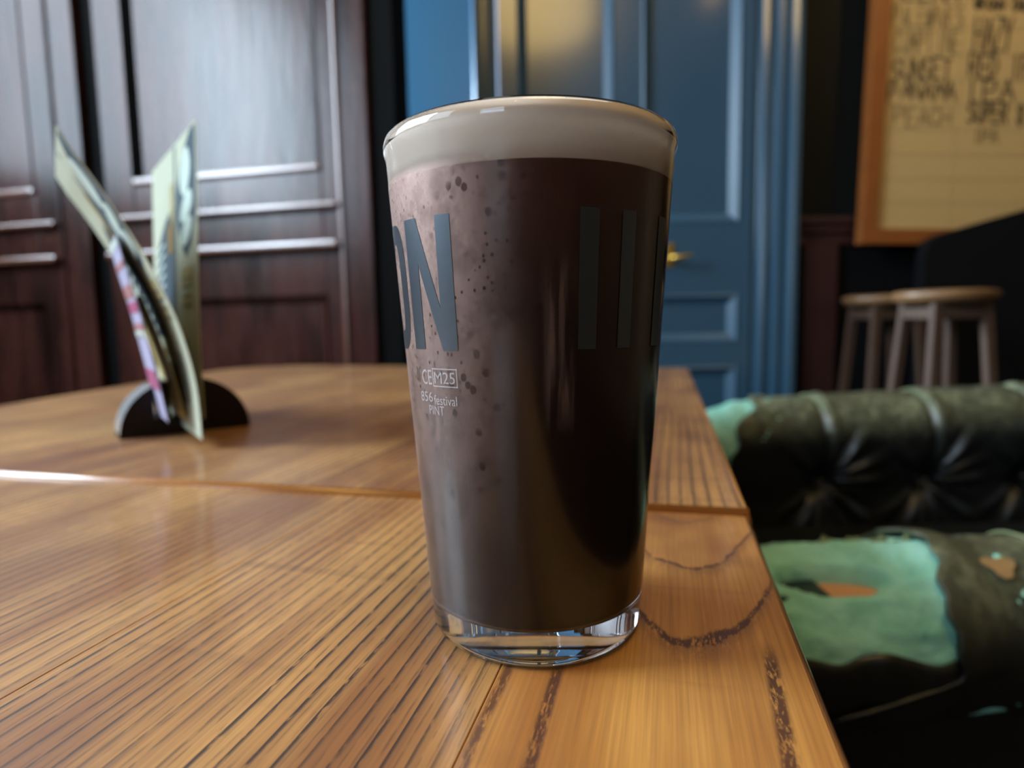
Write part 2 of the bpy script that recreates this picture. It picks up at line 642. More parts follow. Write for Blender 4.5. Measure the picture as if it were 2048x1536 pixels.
# ---- blue wall behind, with the door and the dark stretch under the menu board
WY = 2.10
wall = struct(obj('wall_back', B(WX, -0.09, 2.95, 3.05, 0, 3.30), M_BLUEWALL))
wb = B(0.90, 3.0, WY, WY + 0.1, 0, 3.30)
box(wb, -0.09, -0.04, WY, 2.95, 0, 3.30)
box(wb, -0.09, 0.90, WY, WY + 0.1, 2.3, 3.30)
obj('plaster', wb, M_GREENWALL, wall)

door = struct(empty('door_1', (0.38, WY, 0)))
DX = -0.38                                     # world x -> door x


def dbox(x0, x1, d0, d1, z0, z1, bev=0.0):
    return B(x0 + DX, x1 + DX, d0 - WY, d1 - WY, z0, z1, bev=bev)


DF = 2.055                                     # door face
PX = ((0.035, 0.342), (0.428, 0.745))
PZ = ((0.16, 0.640), (0.716, 0.876), (1.103, 2.10))
for a, b in ((-0.024, 0.035), (0.342, 0.428), (0.745, 0.782)):
    obj('stile', dbox(a, b, DF, DF + 0.04, 0.01, 2.22), M_BLUE, door)
for a, b in ((0.01, 0.16), (0.640, 0.716), (0.876, 1.103), (2.10, 2.22)):
    for p, q in PX:
        obj('rail', dbox(p, q, DF, DF + 0.04, a, b), M_BLUE, door)
for p, q in PX:
    for a, b in PZ:
        bm = bmesh.new()
        prof = ((0.0, 0.0), (0.006, -0.004), (0.016, 0.006), (0.034, 0.020))

        def ring(i):
            ins, dd = prof[i]
            y = DF - WY + dd
            return [bm.verts.new((xx + DX, y, zz)) for xx, zz in ((p + ins, a + ins), (q - ins, a + ins), (q - ins, b - ins), (p + ins, b - ins))]
        rs = [ring(i) for i in range(len(prof))]
        for r, s_ in zip(rs, rs[1:]):
            for i in range(4):
                j = (i + 1) % 4
                bm.faces.new((r[i], r[j], s_[j], s_[i]))
        pn = obj('panel', dbox(p + 0.03, q - 0.03, DF + 0.019, DF + 0.035, a + 0.03, b - 0.03), M_BLUE, door)
        obj('panel_moulding', bm, M_BLUE2, pn)
# frame with its mouldings
prof = [(0.784, 2.10), (0.784, 2.062), (0.800, 2.062), (0.806, 2.046), (0.822, 2.040), (0.832, 2.052), (0.846, 2.052), (0.852, 2.034),
        (0.868, 2.030), (0.876, 2.042), (0.884, 2.042), (0.890, 2.024), (0.906, 2.018), (0.922, 2.022), (0.930, 2.034), (0.930, 2.10)]
obj('door_frame', extrude_z([(x + DX, y - WY) for x, y in prof], 0, 2.32), M_BLUE, door)
prof = [(-0.030, 2.10), (-0.030, 2.060), (-0.036, 2.052), (-0.064, 2.046), (-0.066, 2.060), (-0.070, 2.060), (-0.072, 2.034), (-0.098, 2.028), (-0.106, 2.040), (-0.106, 2.10)]
obj('door_frame', extrude_z([(x + DX, y - WY) for x, y in prof], 0, 2.32), M_BLUE, door)
obj('door_frame', dbox(-0.106, 0.93, 2.03, 2.10, 2.225, 2.32, 0.004), M_BLUE, door)
hb = B(0.492 + DX, 0.532 + DX, DF - WY - 0.006, DF - WY, 0.965, 1.040, bev=0.002)
tube(hb, [(0.512 + DX, DF - WY - 0.004, 0.992), (0.512 + DX, DF - WY - 0.05, 0.992)], 0.008)
tube(hb, [(0.512 + DX, DF - WY - 0.046, 0.992), (0.545 + DX, DF - WY - 0.050, 0.993), (0.580 + DX, DF - WY - 0.044, 1.000)], [0.008, 0.0065, 0.005])
obj('door_handle', hb, M_BRASS, door, True)

# ---- dado along the right-hand stretch
tr = struct(empty('trim_1', (1.0, WY, 0)))
obj('dado_panel', B(-0.068, 1.98, -0.02, 0, 0, 1.03), M_SETTLE, tr)
obj('cap_rail', B(-0.068, 1.98, -0.060, 0, 1.095, 1.115, bev=0.004), M_DADO, tr)
obj('cap_moulding', B(-0.062, 1.98, -0.046, 0, 1.066, 1.095, bev=0.005), M_DADO, tr)
obj('cap_moulding', B(-0.056, 1.98, -0.034, 0, 1.028, 1.064, bev=0.006), M_DADO, tr)
obj('pilaster', B(-0.035, 0.070, -0.042, -0.02, 0, 1.028, bev=0.003), M_DADO, tr)

# ---- the dark panelled screen on the left (local u along it, v towards the back)
pan = struct(empty('wall_left', (0, 0, 0), A14))
PV = 1.62


def pbox(u0, u1, d0, d1, z0, z1, bev=0.003):
    """d measured from the face plane, positive is proud of it"""
    return B(u0, u1, PV - d1, PV - d0, z0, z1, bev=bev)


def pobj(name, bm, m=None):
    return obj(name, bm, m or M_PANEL, pan)


pobj('backing', pbox(-3.0, -0.722, -0.10, -0.030, 0, 3.30, 0))
pobj('end_post', pbox(-0.790, -0.716, -0.10, -0.004, 0, 3.30), M_BLACK)
bm = prism([(-0.884 + 0.024, PV), (-0.790, PV), (-0.790, PV - 0.010), (-0.884 + 0.024, PV - 0.010)], 0, 3.30)
pobj('stile', pbox(-0.878, -0.790, -0.03, 0.012, 0, 3.30, 0.006))
pobj('stile', pbox(-0.945, -0.882, -0.03, 0.0, 0, 3.30, 0.004))
pobj('stile_bead', pbox(-0.886, -0.874, -0.01, 0.020, 0, 3.30, 0.005), M_EDGE)
pobj('gap_shade_strip', pbox(-1.768, -1.686, -0.031, -0.028, 0, 3.30, 0), M_BLACK)  # black strip laid on the backing to imitate the gap's shade
pobj('stile', pbox(-1.690, -1.582, -0.03, 0.0, 0, 3.30, 0.004))
pobj('stile', pbox(-1.965, -1.765, -0.03, 0.0, 0, 3.30, 0.004))
pobj('stile_bead', pbox(-1.872, -1.862, -0.01, 0.008, 0, 3.30, 0.003))
for u0, u1, l0, l1 in ((-1.582, -0.945, -1.672, -0.886), (-2.62, -1.965, -3.30, -1.870)):
    pobj('rail', pbox(u0, u1, -0.03, 0.0, 0.885, 1.232, 0.004))
    pobj('ledge', pbox(l0, l1, -0.01, 0.030, 1.124, 1.140, 0.006), M_EDGE)
    pobj('ledge', pbox(l0, l1, -0.01, 0.036, 1.012, 1.034, 0.008), M_EDGE)
    pobj('panel', pbox(u0 + 0.01, u1 - 0.01, -0.03, -0.018, 1.24, 2.60, 0))
    pobj('panel', pbox(u0 + 0.01, u1 - 0.01, -0.03, -0.018, 0.16, 0.88, 0))
    pobj('panel_bead', pbox(u0, u1, -0.02, 0.010, 1.230, 1.252, 0.008), M_EDGE)
    # sloped mouldings round the upper and lower openings
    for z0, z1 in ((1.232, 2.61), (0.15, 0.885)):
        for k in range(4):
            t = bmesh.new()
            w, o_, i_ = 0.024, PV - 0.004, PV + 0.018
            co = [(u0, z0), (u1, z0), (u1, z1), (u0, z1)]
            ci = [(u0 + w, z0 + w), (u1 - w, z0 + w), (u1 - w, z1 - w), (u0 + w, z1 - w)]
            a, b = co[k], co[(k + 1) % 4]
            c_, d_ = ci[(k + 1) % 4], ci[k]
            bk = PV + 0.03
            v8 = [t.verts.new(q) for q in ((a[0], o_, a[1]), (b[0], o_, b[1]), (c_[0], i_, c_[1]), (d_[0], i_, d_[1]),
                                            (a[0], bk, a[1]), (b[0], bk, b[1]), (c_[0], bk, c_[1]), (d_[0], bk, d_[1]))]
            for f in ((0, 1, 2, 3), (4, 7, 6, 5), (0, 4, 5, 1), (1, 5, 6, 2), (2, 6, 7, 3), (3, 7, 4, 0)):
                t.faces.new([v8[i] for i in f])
            pobj('panel_moulding', t, M_BLACK if (k == 3 and z0 > 1) else M_PANEL)  # left upper moulding coloured black for the shade on it
    pobj('rail', pbox(u0, u1, -0.03, 0.0, 0.0, 0.15, 0.004))
    pobj('rail', pbox(u0, u1, -0.03, 0.0, 2.61, 3.30, 0.004))

# ================================================================== TABLES
TH = 0.028


FT = TT + 0.0032                            # the far table stands a touch higher


def table(name, v0, v1, left, planks, label, far=None, TT=TT):
    """left(v) gives the left edge; planks: list of (u0, u1, material)"""
    cu, cv = -0.40, (v0 + v1) / 2
    t = empty(name, (U * cu + N * cv), A14)
    for u0, u1, m in planks:
        vs = [v0 + (v1 - v0) * i / 24 for i in range(25)]
        poly = []
        if far is None:
            poly = [(u0, v0), (u1, v0), (u1, v1), (u0, v1)]
        else:
            poly = [(u0, v0), (u1, v0)] + [(u1 + (u0 - u1) * i / 6, far(u1 + (u0 - u1) * i / 6)) for i in range(7)]
        out = []
        for a, b in poly:
            out.append((max(a, left(b)), b))
        # dense side so that a slanting left edge is followed
        if min(p[0] for p in poly) <= max(left(v) for v in vs):
            top = far(u0) if far else v1
            for i in range(1, 24):
                b = top + (v0 - top) * i / 24
                out.append((max(u0, left(b)), b))
        q = []
        for p in out:
            p = (p[0] - cu, p[1] - cv)
            if not q or (abs(p[0] - q[-1][0]) + abs(p[1] - q[-1][1])) > 1e-5:
                q.append(p)
        o = obj('plank', prism(q, TT - TH, TT, 0.0003), m, t)
    return t, cu, cv


EDGE_U = 0.042
near, ncu, ncv = table('pub_table', -0.42, 0.3196, lambda v: -0.80,
                       [(-0.0453, EDGE_U - 0.004, M_WOOD[0]), (-0.172, -0.0455, M_WOOD[1]), (-0.305, -0.1722, M_WOOD[2]),
                        (-0.45, -0.3052, M_WOOD[2]), (-0.63, -0.4502, M_WOOD[1]), (-0.80, -0.6302, M_WOOD[3])], '')
tag(near, 'near wooden pub table of wide honey-brown boards carrying the pint of stout', 'table')


def left_far(v):
    return -0.80 - max(0, v - 0.50) * 0.245 + max(0, v - 1.16) ** 2 * 3.2


def far_far(u):
    return 1.245 - 0.10 * u - max(0, -0.78 - u) ** 2 * 2.2


far, fcu, fcv = table('pub_table', 0.3214, 1.26, left_far,
                      [(-0.072, EDGE_U - 0.004, M_WOOD[3]), (-0.205, -0.0722, M_WOOD[1]), (-0.335, -0.2052, M_WOOD[2]),
                       (-0.47, -0.3352, M_WOOD[3]), (-0.62, -0.4702, M_WOOD[2]), (-0.98, -0.6202, M_WOOD[2])], '', far_far, FT)
tag(far, 'far wooden pub table beyond the joint, carrying the menu holder', 'table')
M_LIP = simple('table_edge_wood', (0.40, 0.155, 0.030), 0.30, 0.25, 30, Coat_Weight=0.8, Coat_Roughness=0.10)


for t, cu, cv, v0, v1, TZ in ((near, ncu, ncv, -0.42, 0.3196, TT), (far, fcu, fcv, 0.3214, 1.24, FT)):
    e = bmesh.new()
    # D-section strip
    sec = [(EDGE_U - 0.0040, TZ - TH)] + [(EDGE_U - 0.0040 + 0.0040 * sin(pi * i / 10), TZ - TH / 2 - TH / 2 * cos(pi * i / 10)) for i in range(1, 10)] + [(EDGE_U - 0.0040, TZ)]
    rings = [[e.verts.new((u - cu, v - cv, z)) for u, z in sec] for v in (v0, v1)]
    n = len(sec)
    for i in range(n):
        j = (i + 1) % n
        e.faces.new((rings[0][i], rings[0][j], rings[1][j], rings[1][i]))
    e.faces.new(rings[0])
    e.faces.new(rings[1][::-1])
    obj('edge_strip', e, M_LIP, t, True)
    # rounded edge at the joint between the two tops
    jv = 0.3196 if t is near else 0.3214
    L0 = -0.80 if t is near else -0.80
    e = bmesh.new()
    rr = 0.0040 if t is far else 0.0022
    jc = jv - cv + (0.0006 if t is far else -0.0006)
    tube(e, [(L0 - cu, jc, TZ - rr + 0.00005), (EDGE_U - cu - 0.002, jc, TZ - rr + 0.00005)], rr, 16)
    obj('end_strip', e, M_LIP, t, True)
    # frame and legs
    vl = (v0 + 0.10, v1 - 0.10)
    ul = (-0.70, -0.07)
    obj('apron', B(ul[0] - cu, ul[1] - cu, vl[0] - cv - 0.012, vl[0] - cv + 0.012, TZ - TH - 0.08, TZ - TH), M_DADO, t)
    obj('apron', B(ul[0] - cu, ul[1] - cu, vl[1] - cv - 0.012, vl[1] - cv + 0.012, TZ - TH - 0.08, TZ - TH), M_DADO, t)
    for a in ul:
        for b in vl:
            obj('leg', B(a - cu - 0.03, a - cu + 0.03, b - cv - 0.03, b - cv + 0.03, 0, TZ - TH, bev=0.004), M_DADO, t)

# ================================================================== THE PINT
GX, GY = 0.00667857, 0.19907642
RB, RT, GH = 0.0335447, 0.0441144, 0.152


def RZ(z):
    return RB + (RT - RB) * z / GH


pint = empty('pint_glass', (GX, GY, TT))
tag(pint, 'tall conical pint glass with grey lettering standing on the near table', 'glass')
WT = 0.0022
prof = [(0, 0.0022), (0.012, 0.0020), (0.022, 0.0013), (RB - 0.0055, 0.0004), (RB - 0.0040, 0.0), (RB - 0.0022, 0.0004), (RB - 0.0008, 0.0016), (RB, 0.0036)]
prof += [(RZ(z), z) for z in (0.012, 0.03, 0.06, 0.09, 0.12, 0.1455)]
prof += [(RT + 0.00025, 0.1478), (RT + 0.0003, 0.1495), (RT - 0.0001, 0.1510), (RT - 0.0009, 0.1519), (RT - 0.0018, 0.1518), (RT - 0.0025, 0.1508), (RT - 0.0028, 0.149)]
prof += [(RZ(z) - WT, z) for z in (0.146, 0.12, 0.09, 0.06, 0.03, 0.0155)]
prof += [(RZ(0.013) - WT - 0.0006, 0.0126), (RZ(0.011) - WT - 0.0024, 0.0106), (0.022, 0.0095), (0.012, 0.0089), (0, 0.0087)]
g = obj('glass_body', lathe(prof, 128), [M_GLASS, M_WET, M_DAMP], pint, True)
for p in g.data.polygons:
    c_ = p.center
    if c_.z < 0.1492 and sqrt(c_.x ** 2 + c_.y ** 2) < RZ(c_.z) - WT * 0.75 and c_.z > 0.006:
        p.material_index = 1
    elif 0.012 < c_.z < 0.140 and sqrt(c_.x ** 2 + c_.y ** 2) > RZ(c_.z) - WT * 0.4:
        p.material_index = 2

beer = empty('beer', (GX, GY, TT + 0.011))
tag(beer, 'dark stout with a creamy tan head filling the pint glass', 'beer')
e_ = -0.00012
bp = [(0, 0.00885), (0.012, 0.00905), (0.022, 0.00965), (RZ(0.011) - WT - 0.0024 + e_, 0.01072), (RZ(0.013) - WT - 0.0006 + e_, 0.0127)]
bp += [(RZ(z) - WT + e_, z) for z in (0.0155, 0.03, 0.045, 0.06, 0.075, 0.09, 0.105, 0.12, 0.1376)] + [(0, 0.1376)]
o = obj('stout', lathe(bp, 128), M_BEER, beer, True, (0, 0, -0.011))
hp = [(0, 0.1378)] + [(RZ(z) - WT + e_, z) for z in (0.1378, 0.142, 0.1460)] + [(RT - 0.0028 + e_, 0.1484), (RT - 0.0026 + e_, 0.1508), (RT - 0.0036, 0.1503), (RT - 0.007, 0.1500), (0.02, 0.1506), (0, 0.1507)]
o = obj('foam_head', lathe(hp, 128), M_HEAD, beer, True, (0, 0, -0.011))
fp = [(RZ(z) + 0.00012, z) for z in [0.0045 + 0.0045 * i for i in range(31)]]
obj('condensation', lathe(fp, 128), M_FILM, pint, True)


def wrap(deg, zmm, off=0.0002):
    """print position: angle from the camera side, height in millimetres"""
    z = zmm / 1000
    r = RZ(z) + off
    a = radians(deg)
    return (r * sin(a), -r * cos(a), z)


def wrap_poly(bm, poly, off=0.00022):
    """tessellate a polygon given in (deg, mm) and wrap it round the glass"""
    t = bmesh.new()
    vs = [t.verts.new((x, y, 0)) for x, y in poly]
    f = t.faces.new(vs)
    bmesh.ops.triangulate(t, faces=[f])
    bmesh.ops.subdivide_edges(t, edges=list(t.edges), cuts=5, use_grid_fill=True)
    bmesh.ops.triangulate(t, faces=list(t.faces))
    for v in t.verts:
        v.co = wrap(v.co.x, v.co.y, off)
    merge(bm, t)


bm = bmesh.new()
wrap_poly(bm, [(-57.2, 126.0), (-49.0, 125.9), (-38.4, 101.6), (-38.0, 125.7), (-31.3, 125.6), (-31.2, 90.4), (-38.5, 90.2), (-49.4, 113.8), (-49.4, 90.6), (-57.3, 90.6)])
obj('letter', bm, M_PRINT, pint)
bm = bmesh.new()                                # the letter O, half out of sight
oo, oi = [], []
for i in range(48):
    a = 2 * pi * i / 48
    ex = 0.62
    sx = math.copysign(abs(cos(a)) ** ex, cos(a))
    sz = math.copysign(abs(sin(a)) ** ex, sin(a))
    oo.append((-73.0 + 12.8 * sx, 108.2 + 17.9 * sz))
    oi.append((-73.0 + 5.8 * sx, 108.2 + 12.6 * sz))
a_ = [bm.verts.new(wrap(*p)) for p in oo]
b_ = [bm.verts.new(wrap(*p)) for p in oi]
for i in range(48):
    bm.faces.new((a_[i], a_[(i + 1) % 48], b_[(i + 1) % 48], b_[i]))
obj('letter', bm, M_PRINT, pint)
for x0, x1 in ((15.1, 22.4), (32.2, 38.8), (54.4, 63.2)):
    bm = bmesh.new()
    wrap_poly(bm, [(x0, 90.3), (x0, 125.8), (x1, 125.8), (x1, 90.3)])
    obj('letter', bm, M_PRINT, pint)


def text_mesh(txt, size, sx=1.0):
    cu = bpy.data.curves.new('t', 'FONT')
    cu.body = txt
    cu.size = size
    cu.resolution_u = 3
    o = bpy.data.objects.new('t', cu)
    C.objects.link(o)
    bpy.context.view_layer.update()
    me = bpy.data.meshes.new_from_object(o)
    bpy.data.objects.remove(o)
    bm = bmesh.new()
    bm.from_mesh(me)
    bpy.data.meshes.remove(me)
    for v in bm.verts:
        v.co.x *= sx
    return bm


def etch(txt, deg0, z0, hmm, wdeg, name='etched_mark'):
    """letters whose capitals are hmm tall, stretched to wdeg degrees"""
    bm = text_mesh(txt, 1.0)
    xs = [v.co.x for v in bm.verts]
    x0, x1 = min(xs), max(xs)
    ey = hmm / 0.70
    for v in bm.verts:
        v.co = wrap(deg0 + (v.co.x - x0) / (x1 - x0) * wdeg, z0 + v.co.y * ey, 0.00038)
    stuff(obj(name, bm, M_MARK, pint))


etch('M25', -45.0, 81.3, 3.2, 11.4)
etch('CE', -53.6, 80.8, 4.2, 7.0)
etch('856', -56.2, 75.9, 2.8, 9.0)
etch('festival', -46.3, 75.3, 2.7, 13.0)
etch('PINT', -50.2, 72.4, 2.6, 9.6)
bm = bmesh.new()
for a0, a1, z0, z1 in ((-46.0, -32.4, 85.1, 85.45), (-46.0, -32.4, 80.3, 80.65), (-46.0, -45.6, 80.3, 85.45), (-32.8, -32.4, 80.3, 85.45)):
    wrap_poly(bm, [(a0, z0), (a1, z0), (a1, z1), (a0, z1)], 0.00038)
obj('etched_box', bm, M_MARK, pint)


# ================================================================== MENU HOLDER AND CARDS
AH = radians(-37)                                # axis of the half-round block, turned left of straight ahead
HX = Vector((cos(-AH), 0, 0))
hold = empty('menu_holder', (0, 0, FT))
tag(hold, 'half-round dark wooden menu holder with slots standing on the far table', 'menu holder')
ax = Vector((sin(AH), cos(AH), 0))               # away from the camera, along the block
fx = Vector((cos(AH), -sin(AH), 0))              # across the face, to the right
fa = Vector((-0.3375, 0.5284, 0))                # left foot of the front face
HW, HH, HT = 0.107, 0.0500, 0.044
hc = fa + fx * (HW / 2)
hold.location = hc + ax * (HT / 2) + Vector((0, 0, FT))
hold.rotation_euler = (0, 0, -AH)
slots = []
sw = 0.0056


def arch(x):
    q = max(0.0, 1 - (abs(x) / (HW / 2)) ** 2.1)
    return HH * q ** 0.5



class Card:
    """a sheet: near edge is a polyline of world points, swept along a direction"""
    def __init__(s, edge, d, thick=0.0006):
        s.e = [Vector(p) for p in edge]
        s.d = Vector(d)
        L = [0]
        for a, b in zip(s.e, s.e[1:]):
            L.append(L[-1] + (b - a).length)
        s.L = [q / L[-1] for q in L]
        s.n = (s.e[-1] - s.e[0]).cross(s.d).normalized()
        if s.n.dot(CAM - s.e[0]) < 0:
            s.n = -s.n
        s.t = thick

    def at(s, u, v, off=0.0):
        for i in range(len(s.L) - 1):
            if v <= s.L[i + 1] or i == len(s.L) - 2:
                k = (v - s.L[i]) / (s.L[i + 1] - s.L[i])
                # Catmull-Rom
                p0 = s.e[max(i - 1, 0)]
                p1, p2 = s.e[i], s.e[i + 1]
                p3 = s.e[min(i + 2, len(s.e) - 1)]
                p = 0.5 * ((2 * p1) + (p2 - p0) * k + (2 * p0 - 5 * p1 + 4 * p2 - p3) * k * k + (3 * p1 - p0 - 3 * p2 + p3) * k ** 3)
                return p + s.d * u + s.n * off
        return s.e[-1]

    def sheet(s, name, mat, parent):
        bm = grid(lambda a, b: s.at(a, b, 0), 4, 28)
        fr = list(bm.faces)
        bk = grid(lambda a, b: s.at(a, b, -s.t), 4, 28, bm)
        bm.verts.ensure_lookup_table()
        n = 5 * 29
        for i in range(4):
            for j in (0, 28):
                a, b = i * 29 + j, (i + 1) * 29 + j
                bm.faces.new([bm.verts[q] for q in (a, b, b + n, a + n)])
        for j in range(28):
            for i in (0, 4):
                a, b = i * 29 + j, i * 29 + j + 1
                bm.faces.new([bm.verts[q] for q in (a, b, b + n, a + n)])
        return obj(name, bm, mat, parent, False)

    def print(s, bm, poly, off=0.0004):
        t = bmesh.new()
        f = t.faces.new([t.verts.new((x, y, 0)) for x, y in poly])
        bmesh.ops.triangulate(t, faces=[f])
        bmesh.ops.subdivide_edges(t, edges=[e for e in t.edges if e.calc_length() > 0.05], cuts=6, use_grid_fill=True)
        bmesh.ops.triangulate(t, faces=list(t.faces))
        for v in t.verts:
            v.co = s.at(v.co.x, v.co.y, off)
        merge(bm, t)


def to_local(o, origin):
    """put the object's origin at its base without moving it"""
    o.data.transform(Matrix.Translation(-Vector(origin)))


def ell(cx, cy, rx, ry, tilt=0.0, n=20):
    r = []
    for i in range(n):
        a = 2 * pi * i / n
        x, y = rx * cos(a), ry * sin(a)
        r.append((cx + x + y * tilt, cy + y))
    return r


def pix(px, py, p0, nrm):
    """point of the plane (p0, nrm) that the photograph shows at this pixel"""
    d = Rw.transposed() @ Vector(((px - 1024) / fpx, (py - 768) / fpx, 1.0))
    t = (Vector(p0) - CAM).dot(nrm) / d.dot(nrm)
    return CAM + d * t


def menu(name, label, edge_px, depth, ang, width, faded=False):
    d = Vector((sin(radians(ang)), cos(radians(ang)), 0))
    p0 = CAM + (Rw.transposed() @ Vector(((edge_px[0][0] - 1024) / fpx, (edge_px[0][1] - 768) / fpx, 1.0))) * depth
    edge = [pix(x, y, p0, d) for x, y in edge_px]
    base = edge[0] + d * (width / 2)
    r = empty(name, base)
    low = c0 = edge[0].lerp(edge[1], min(1.0, (FT + 0.032 - edge[0].z) / max(1e-6, edge[1].z - edge[0].z)))
    t_ = (hc + ax * (HT / 2) - low).dot(ax) / d.dot(ax)
    slots.append((low + d * t_ - hc).dot(fx))
    tag(r, label, 'menu', 'menus in the holder')
    c = Card([p - base for p in edge], d * width)
    c.n = (c.e[-1] - c.e[0]).cross(c.d).normalized()
    if c.n.dot(CAM - base) < 0:
        c.n = -c.n
    return r, c


def artwork(c, r):
    sh = c.sheet('card', M_CARD, r)
    bm = bmesh.new()                               # slate field behind the ovals, on the near leaf
    c.print(bm, [(0.02, 0.985), (0.10, 0.985), (0.30, 0.90), (0.385, 0.80), (0.375, 0.69), (0.30, 0.61), (0.20, 0.56), (0.10, 0.60), (0.02, 0.70)], 0.0003)
    c.print(bm, [(0.40, 0.985), (0.43, 0.985), (0.43, 0.30), (0.40, 0.30)], 0.0003)
    c.print(bm, [(0.45, 0.765), (0.56, 0.76), (0.66, 0.74), (0.78, 0.68), (0.86, 0.64), (0.86, 0.33), (0.45, 0.33)], 0.0003)
    stuff(obj('print_slate', bm, M_SLATE, sh))
    for q_ in ((0.20, 0.855, 0.098, 0.080, -0.3), (0.19, 0.735, 0.105, 0.050, -1.0), (0.19, 0.650, 0.095, 0.048, -1.0)):
        bm = bmesh.new()
        c.print(bm, ell(*q_), 0.0006)
        obj('print_oval', bm, M_PALEPRINT, sh)
    bm = bmesh.new()
    for k in range(8):
        y = 0.645 - k * 0.039
        c.print(bm, [(0.86, y - 0.028), (0.86, y - 0.018), (0.70, y + 0.006), (0.66, y + 0.004), (0.68, y - 0.004)], 0.0006)
    stuff(obj('print_strokes', bm, M_PALEPRINT, sh))
    bm = bmesh.new()
    for a, b, y0, y1 in ((0.07, 0.30, 0.46, 0.53), (0.10, 0.28, 0.385, 0.44), (0.46, 0.53, 0.70, 0.86), (0.50, 0.80, 0.255, 0.29)):
        c.print(bm, [(a, y0), (b, y0), (b, y1), (a, y1)], 0.0005)
    stuff(obj('print_tan', bm, M_TANPRINT, sh))
    bm = bmesh.new()
    for k in range(4):
        c.print(bm, [(0.09, 0.395 + k * 0.03), (0.28, 0.395 + k * 0.03), (0.28, 0.402 + k * 0.03), (0.09, 0.402 + k * 0.03)], 0.0008)
    for k in range(5):
        y = 0.23 - 0.02 * k
        c.print(bm, [(0.46, y), (0.84 - 0.05 * (k % 2), y), (0.84 - 0.05 * (k % 2), y + 0.008), (0.46, y + 0.008)], 0.0005)
    for k in range(14):
        y = 0.27 - k * 0.012
        c.print(bm, [(0.20, y), (0.34 - 0.03 * (k % 3), y), (0.34 - 0.03 * (k % 3), y + 0.007), (0.20, y + 0.007)], 0.0005)
    stuff(obj('print_grey', bm, M_GREYPRINT, sh))
    bm = bmesh.new()
    c.print(bm, [(0.47, 0.60), (0.58, 0.60), (0.60, 0.70), (0.47, 0.74)], 0.0007)
    c.print(bm, [(0.44, 0.06), (0.62, 0.06), (0.62, 0.23), (0.44, 0.23)], 0.0007)
    stuff(obj('print_brown', bm, M_BROWNPRINT, sh))


r, c = menu('menu', 'upright cream menu with slate ovals, rightmost in the holder',
            [(408, 838), (405, 780), (400, 700), (396, 560), (394, 400), (392, 300), (391, 238)], 0.525, -38, 0.215)
artwork(c, r)
r, c = menu('menu', 'curled cream menu leaning left out of the holder, its lower corner hanging in front',
            [(404, 880), (391, 765), (358, 652), (320, 570), (283, 502), (236, 430), (188, 359), (142, 298), (111, 249)], 0.487, -36, 0.175)
artwork(c, r)
r, c = menu('leaflet', 'thin pink and lilac leaflet leaning left in the holder',
            [(336, 845), (318, 770), (297, 690), (275, 610), (250, 535), (231, 468)], 0.505, -35.0, 0.085)
sh = c.sheet('card', M_LILAC, r)
for nm, m, bands in (('print_pink', M_PINK, ((0.17, 0.28), (0.60, 0.66))), ('print_red', M_RED, ((0.46, 0.54), (0.68, 0.75), (0.84, 0.87))), ('print_pale', M_PALEPRINT, ((0.46, 0.50), (0.94, 0.985)))):
    bm = bmesh.new()
    for a, b in bands:
        c.print(bm, [(0.02, a), (0.98, a), (0.98, b), (0.02, b)], 0.0004)
    stuff(obj(nm, bm, m, sh))
r, c = menu('leaflet', 'short yellow leaflet between the pink leaflet and the curled menu',
            [(372, 840), (352, 770), (333, 715), (312, 660), (291, 612), (282, 590)], 0.528, -36.5, 0.075)
sh = c.sheet('card', M_YELLOW, r)
bm = bmesh.new()
for k in range(12):
    c.print(bm, [(0.05, 0.10 + k * 0.062), (0.3, 0.10 + k * 0.062), (0.3, 0.13 + k * 0.062), (0.05, 0.13 + k * 0.062)], 0.0004)
c.print(bm, [(0.02, 0.90), (0.98, 0.90), (0.98, 0.99), (0.02, 0.99)], 0.0004)
stuff(obj('print_pale', bm, M_CARD, sh))

slots.sort()
bm = bmesh.new()
pts = [(-HW / 2, 0.0)]
xs = [-HW / 2 * cos(pi * i / 40) for i in range(1, 40)]
prev = None
for x in xs:
    pts.append((x, arch(x)))
pts.append((HW / 2, 0.0))
new = []
for i, (x, z) in enumerate(pts):
    new.append((x, z))
    if i + 1 < len(pts):
        for s_ in slots:
            if pts[i][0] < s_ <= pts[i + 1][0]:
                new += [(s_ - sw / 2, arch(s_ - sw / 2)), (s_ - sw / 2, 0.016), (s_ + sw / 2, 0.016), (s_ + sw / 2, arch(s_ + sw / 2))]
pts = [p for p in new if not any(abs(p[0] - s_) < sw / 2 - 1e-6 for s_ in slots) or p[1] == 0.016]
A_ = [bm.verts.new((x, -HT / 2, z)) for x, z in pts]
B_ = [bm.verts.new((x, HT / 2, z)) for x, z in pts]
bm.faces.new(A_)
bm.faces.new(B_[::-1])
n = len(pts)
for i in range(n):
    j = (i + 1) % n
    f = bm.faces.new((A_[i], B_[i], B_[j], A_[j]))
    f.material_index = 1 if pts[i][1] > 0.0 and pts[j][1] > 0.0 else 0
o = obj('holder_block', bm, [M_HOLDER, M_HOLDER_RIM], hold)


# ================================================================== ARMCHAIR
ch = empty('armchair', (0.80, 0.86, 0))
tag(ch, 'worn black-green buttoned leather armchair with torn arms, right of the tables', 'armchair')
CO = Vector((0.80, 0.86, 0))


def sm(a, b, x):
    t = max(0.0, min(1.0, (x - a) / (b - a)))
    return t * t * (3 - 2 * t)


def nz(x, y, z, s):
    return mnoise.noise(Vector((x * s, y * s, z * s)))


# ---- near arm: leather sleeve round the roll, torn open at its front end
NR = 0.072                                        # roll radius
X0n, X1n = 0.130, 1.16


def near_axis(x):
    return Vector((x, 0.508 + 0.02 * (x - 0.2), 0.534 + 0.004 * (x - 0.3)))


